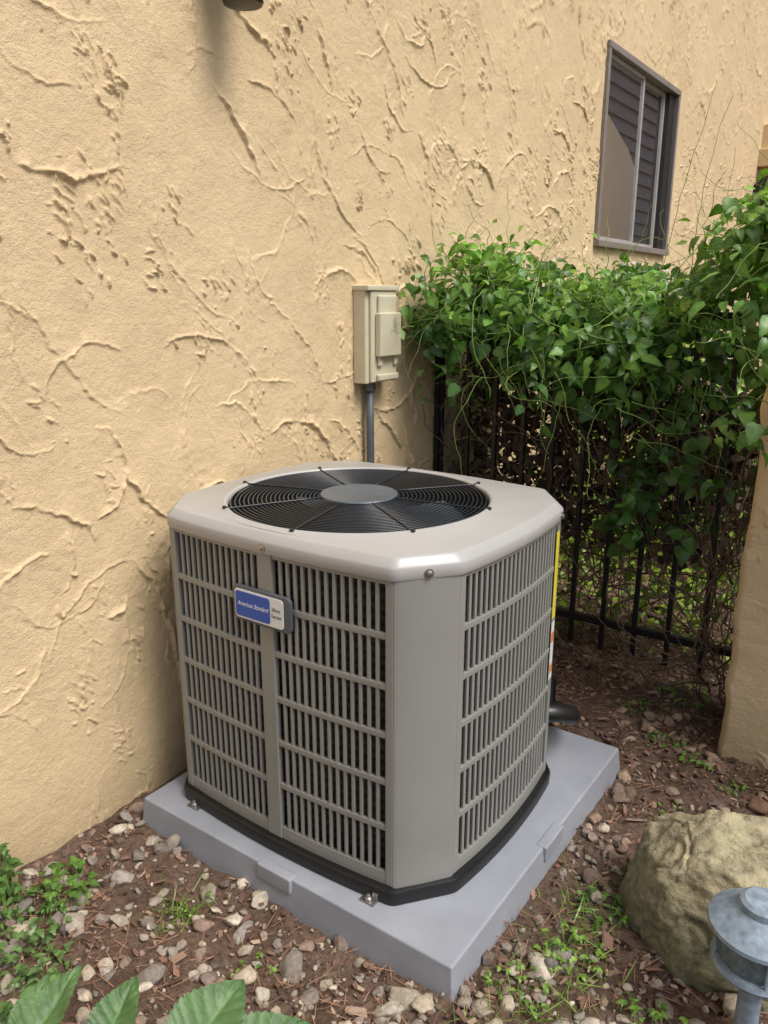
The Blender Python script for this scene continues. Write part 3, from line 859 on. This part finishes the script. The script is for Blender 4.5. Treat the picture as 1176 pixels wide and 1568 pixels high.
vines("hanging_vines",45,M_bark,(.001,.003),lambda i:(rng.uniform(.05,1.30),rng.uniform(2.72,3.0),rng.uniform(.9,1.2)),.035,.30,(8,22),(0,-.05,-.35),ivy)
vines("green_tendrils",170,M_stem,(.0010,.0018),lambda i:(lambda x:(x,(2.70 if x<1.25 else 2.43)+rng.normal(0,.08),np.interp(x,tx,tz)-.05))(rng.uniform(.1,1.7)),.022,.30,(6,18),(0,-.1,.22),ivy,False)
vines("green_runners",150,M_stem,(.0010,.0018),lambda i:(lambda x:(x,(2.58 if x<1.25 else 2.33)+rng.normal(0,.05),rng.uniform(np.interp(x,bx_,bz_),np.interp(x,tx,tz))))(rng.uniform(.1,1.7)),.03,.22,(5,15),(.1,-.05,-.22),ivy,False)
vines("tall_tendrils",9,M_stem,(.0010,.0016),lambda i:(rng.uniform(.95,1.25),2.6,1.50),.04,.13,(8,16),(0,0,.35),ivy,False)
sh=empty("background_shrubs")
n=5200; x=rng.uniform(.1,3.2,n); y=rng.uniform(4.0,5.4,n); z=rng.random(n)*(1.0+.3*np.sin(x*3))
leaves("shrub_leaves",np.c_[x,y,z],rng.normal(0,.6,(n,3))+[0,-.4,.8],rng.normal(0,.8,(n,3)),rng.uniform(.04,.08,n),np.array([.26,.42,.05])*rng.uniform(.4,1.5,(n,1)),parent=sh)
n=2200; x=rng.uniform(.1,2.6,n); y=rng.uniform(3.1,4.2,n); z=rng.random(n)**2*.5
leaves("groundcover_leaves",np.c_[x,y,z],rng.normal(0,.4,(n,3))+[0,-.2,.9],rng.normal(0,.8,(n,3)),rng.uniform(.02,.05,n),np.array([.28,.44,.05])*rng.uniform(.5,1.4,(n,1)),parent=sh)
fw=empty("flowering_plant")
n=420; p=np.c_[rng.normal(.22,.10,n).clip(.04,.6),rng.normal(4.75,.28,n),rng.uniform(1.2,1.62,n)+.0]
leaves("flower_foliage",p,rng.normal(0,.5,(n,3))+[.3,-.3,.8],rng.normal(0,.8,(n,3)),rng.uniform(.04,.08,n),np.array([.09,.2,.04])*rng.uniform(.5,1.5,(n,1)),parent=fw)
n=22; p=np.c_[rng.normal(.22,.08,n).clip(.04,.6),rng.normal(4.85,.22,n),rng.uniform(1.54,1.64,n)]
leaves("flower_petals",p,rng.normal(0,.5,(n,3))+[.3,-.3,.8],rng.normal(0,.8,(n,3)),rng.uniform(.025,.04,n),np.array([.60,.55,.60])*rng.uniform(.8,1.2,(n,1)),M_dry,fw)

# ------------------------------------------------------------------ boulder
rv,rf=ico(6)
vv=[]
for p in rv:
    q=Vector(p); s=Vector((q.x*.26,q.y*.21,q.z*.240))
    n=mnoise.noise(q*1.1+Vector((3.1,1,7)))*.055+mnoise.noise(q*2.6+Vector((9,2,4)))*.022
    s=s+q*n
    for d_,o_ in ((Vector((-.85,-.35,.30)).normalized(),.215),(Vector((.1,-.30,.95)).normalized(),.183),(Vector((.5,-.8,.1)).normalized(),.165),(Vector((-.3,.7,.6)).normalized(),.18),(Vector((-.55,-.25,.75)).normalized(),.200),(Vector((-.1,-.9,.35)).normalized(),.168),(Vector((-.6,-.8,.05)).normalized(),.20)):
        k=s.dot(d_)-o_
        if k>0: s=s-d_*k*.94
    f1=mnoise.noise(q*5+Vector((1,4,2)))*.008+mnoise.noise(q*11)*.007+mnoise.noise(q*24)*.004
    cr=abs(mnoise.noise(q*1.7+Vector((5,5,1))))
    s=s+q*f1-q*max(0,.03-cr)*.5
    vv.append((s.x*1.10+1.580,s.y+1.69,s.z+.085))
mesh_np("boulder",np.array(vv),rf,M_rock,True)

# ------------------------------------------------------------------ path light
pl_=empty("path_light"); lx,ly=1.632,1.425
b=Builder()
b.lathe([(.0,.345),(.034,.343),(.042,.337),(.043,.323),(.053,.316),(.082,.298),(.094,.288),(.095,.280),(.088,.279),(.05,.290),(.02,.292)],(lx,ly,0),48)
b.make("lamp_cap",M_lampm,parent=pl_,auto=True)
b=Builder(); b.lathe([(.066,.205),(.069,.21),(.070,.262),(.060,.284)],(lx,ly,0),40); b.make("lamp_lens",M_lens,parent=pl_,auto=True)
b=Builder(); b.lathe([(.03,.180),(.078,.190),(.082,.198),(.078,.207),(.06,.210)],(lx,ly,0),40); b.lathe([(.022,-.05),(.022,.150),(.034,.160),(.034,.185)],(lx,ly,0),20)
for k in range(4):
    an=k*math.pi/2+.4; b.tube([(lx+.075*math.cos(an),ly+.075*math.sin(an),.20),(lx+.075*math.cos(an),ly+.075*math.sin(an),.288)],.003,6)
b.make("lamp_base",M_lampm,parent=pl_,auto=True)

# ------------------------------------------------------------------ weeds and foreground leaves
def weed(name,cx_,cy_,rad,n,hmax,size,col):
    e=empty(name)
    r_=rad*np.sqrt(rng.random(n)); a=rng.uniform(0,6.28,n)
    x=cx_+r_*np.cos(a); y=cy_+r_*np.sin(a)
    x=np.maximum(x,.03)
    z=gz(x,y)+.008+hmax*rng.random(n)*(1-.6*r_/rad)
    P=[];N=[];T=[];
    for k in range(3):
        an=a+k*2.09
        t=np.c_[np.cos(an),np.sin(an),rng.normal(0,.15,n)]
        P.append(np.c_[x,y,z]); N.append(np.c_[rng.normal(0,.25,(n,2)),np.ones(n)]); T.append(t)
    P=np.vstack(P);N=np.vstack(N);T=np.vstack(T); m=len(P)
    leaves("leaves",P,N,T,rng.uniform(size*.5,size*1.2,m),np.array(col)*rng.uniform(.5,1.4,(m,1)),parent=e,wide=1.15)
    b=Builder()
    for i in range(n): b.tube([(x[i]+rng.normal(0,.008),y[i]+rng.normal(0,.008),-.005),(x[i],y[i],z[i])],.0009,4)
    b.make("stems",M_stem,parent=e)
G1=(.12,.24,.045); G2=(.19,.34,.06)
weed("weed_plant",.15,.87,.08,50,.10,.019,G1)
weed("weed_plant",.06,.74,.07,60,.26,.024,(.10,.20,.05))
weed("weed_plant",.30,.64,.15,120,.07,.019,(.12,.22,.07))
weed("weed_plant",.20,.76,.10,40,.05,.014,(.11,.20,.06))
weed("weed_plant",1.27,1.42,.08,36,.04,.013,G2)
weed("weed_plant",1.285,1.60,.07,22,.05,.014,G1)
weed("weed_plant",1.22,1.27,.08,28,.04,.012,G2)
weed("weed_plant",1.30,2.37,.05,12,.03,.016,G2)
weed("weed_plant",1.18,2.45,.07,14,.03,.014,G1)
weed("weed_plant",1.05,2.62,.08,18,.03,.014,G1)
weed("weed_plant",1.15,2.80,.10,30,.05,.016,G2)
weed("weed_plant",1.42,2.30,.05,9,.02,.014,G1)
weed("weed_plant",1.30,2.08,.05,8,.02,.012,G1)
weed("weed_plant",.70,.98,.05,8,.02,.010,G2)
weed("weed_plant",.46,1.03,.05,14,.03,.007,G2)
weed("weed_plant",1.50,1.33,.09,34,.05,.014,G2)
gr=empty("grass_tufts"); n=620
cx_=rng.choice([1.25,1.27,1.30,1.20,.44,1.33],n); cy_=np.where(cx_<.5,.99,rng.uniform(1.10,1.72,n))
x=cx_+rng.normal(0,.035,n); y=cy_+rng.normal(0,.03,n)
k=ok_ground(x,y); x,y=x[k],y[k]; n=len(x)
gv=np.array([[(-.04,0,0),(.04,0,0),(.03,.5,.06),(-.03,.5,.06),(.003,1,-.05),(-.003,1,-.05)]]); gf=[(0,1,2,3),(3,2,4,5)]
L=rng.uniform(.03,.08,n)
nn=rng.normal(0,.6,(n,3))+[0,0,.7]; tt=np.c_[rng.normal(0,.8,n),rng.normal(0,.8,n),rng.uniform(.1,.9,n)]
batch("blades",gv,gf,np.c_[x,y,gz(x,y)],np.c_[L*.6,L,L],leaf_mats(nn,tt),np.array([.22,.34,.07])*rng.uniform(.6,1.4,(n,1)),M_leaf,True,gr)

def leafmat():
    m,nt,b_=mat_new("broad_leaf_green")
    v=coords(nt)
    a=nt.nodes.new("ShaderNodeAttribute"); a.attribute_name="Col"
    c=mixc(nt,a.outputs["Color"],ramp(nt,noise_node(nt,v,35,4),[(.3,(.8,.8,.8)),(.7,(1.15,1.15,1.1))]),1.0,'MULTIPLY')
    nt.links.new(c,b_.inputs["Base Color"]); b_.inputs["Roughness"].default_value=.5
    bump(nt,b_,noise_node(nt,v,110,3),.4,.002)
    return m
M_broad=leafmat()
hp=empty("broad_leaf_plant")
def bigleaf(p,tip,nrm,L,W,col):
    NU,NW=72,24; V=[];C=[];F=[]
    M=leaf_mats(np.array([nrm],float),np.array([tip],float))[0]
    for i in range(NU+1):
        u=i/NU; w=W*math.sin(math.pi*min(1,u**.78))**.85*(1+.09*((i%5)/4-.5)) if 0<u<1 else .0008
        for j in range(NW+1):
            s=j/NW*2-1; side_=abs(s)
            x=s*w/2; y=u*L
            ph=(u*8 - side_*1.5)
            fr=abs((ph%1)-.5)*2
            z=.16*side_*w -.20*L*u*u + .0030*(1-fr**3)*min(1,side_*4) +.004*math.sin(u*9+s*2)
            V.append(np.array(p)+M@np.array([x,y,z]))
            sh=1.0+.22*max(0,(fr-.80)/.2)*(1-side_*.4)
            if side_<.05: sh=1.4
            C.append(np.array(col)*sh)
    for i in range(NU):
        for j in range(NW):
            a0=i*(NW+1)+j; F.append((a0,a0+1,a0+NW+2,a0+NW+1))
    mesh_np("leaf",np.array(V),np.array(F),M_broad,True,hp,np.array(C))
GB=(.075,.150,.050)
BL=[((.60,.52,.13),(-.25,.95,.30),(.1,-.5,.85),.16,.085,GB),
((.70,.60,.12),(-.35,.9,.25),(.3,-.4,.85),.14,.085,(.065,.135,.042)),
((.84,.655,.13),(-.10,1,.10),(.35,-.3,.9),.19,.130,GB),
((.90,.71,.12),(.35,.9,.0),(.2,-.2,.95),.18,.110,(.068,.14,.045)),
((.94,.68,.12),(.6,.75,.05),(.25,-.2,.95),.19,.105,(.065,.13,.045)),
((.74,.60,.09),(-.6,.5,.3),(-.1,-.5,.85),.12,.075,(.06,.12,.04))]
for a_ in BL: bigleaf(*a_)
bigleaf((.50,.55,.06),(-.4,.8,.4),(.2,-.4,.85),.13,.06,(.09,.17,.06))
bigleaf((1.16,.84,.03),(.1,.9,.5),(.4,-.4,.7),.075,.05,GB)
bb=Builder()
for a_ in BL: q=a_[0]; bb.tube([(.80,.50,-.01),((q[0]+.80)/2,(q[1]+.5)/2,.09),q],.003,6)
bb.tube([(1.15,.82,-.01),(1.16,.84,.03)],.002,6); bb.tube([(.49,.53,-.01),(.50,.55,.06)],.002,6)
bb.make("stems",M_stem,True,hp)

# ------------------------------------------------------------------ neighbouring house (seen mirrored in the window)
nh=empty("neighbouring_house")
b=Builder(); 
for k in range(24):
    z=1.2+k*.23
    b.add([(3.50,11,z),(3.50,21,z),(3.47,21,z),(3.47,11,z),(3.52,11,z+.23),(3.52,21,z+.23)],[(0,1,2,3),(3,2,5,4)])
b.make("siding",M_siding,parent=nh)
b=Builder(); b.box((3.53,11,0),(8,21,6.3)); b.make("house_core",M_siding,parent=nh)
b=Builder(); b.add([(3.1,11.5,0),(3.1,14.3,0),(3.1,14.3,3.55),(3.1,13.9,3.80),(3.1,12.9,4.15),(3.1,11.5,4.6),(3.40,11.5,0),(3.40,14.3,0),(3.40,14.3,3.55),(3.40,13.9,3.80),(3.40,12.9,4.15),(3.40,11.5,4.6)],
  [(0,1,2,3,4,5),(11,10,9,8,7,6),(1,7,8,2),(2,8,9,3),(3,9,10,4),(4,10,11,5),(0,5,11,6)]); b.make("stucco_wing",M_wing,parent=nh)

# ------------------------------------------------------------------ light, world, camera
EL,AZ=56,94   # azimuth clockwise from +Y (toward +X)
w=bpy.data.worlds.new("World"); S.world=w; w.use_nodes=True
nt=w.node_tree; bg=nt.nodes["Background"]
sky=nt.nodes.new("ShaderNodeTexSky"); sky.sky_type='NISHITA'; sky.sun_disc=False
sky.sun_elevation=math.radians(EL); sky.sun_rotation=math.radians(AZ); sky.air_density=1.0; sky.dust_density=4.5; sky.ozone_density=1.0
nt.links.new(sky.outputs[0],bg.inputs[0]); bg.inputs[1].default_value=.15
ld=bpy.data.lights.new("sun",'SUN'); ld.energy=2.75; ld.angle=math.radians(26); ld.color=(1,.975,.94)
sun=bpy.data.objects.new("sun",ld); COL.objects.link(sun)
e_,a_=math.radians(EL),math.radians(AZ)
dirv=Vector((math.sin(a_)*math.cos(e_),math.cos(a_)*math.cos(e_),math.sin(e_)))
sun.rotation_euler=dirv.to_track_quat('Z','Y').to_euler()
sun.location=dirv*20

cd=bpy.data.cameras.new("camera"); cam=bpy.data.objects.new("camera",cd); COL.objects.link(cam)
cd.sensor_fit='VERTICAL'; cd.sensor_height=36; cd.sensor_width=27; cd.lens=27.55; cd.clip_start=.02; cd.clip_end=400
cam.location=(1.76,0,1.445)
cam.rotation_euler=(math.radians(90-15.4),0,math.radians(35.4))
S.camera=cam
S.view_settings.view_transform='Standard'; S.view_settings.look='None'; S.view_settings.exposure=0; S.view_settings.gamma=1
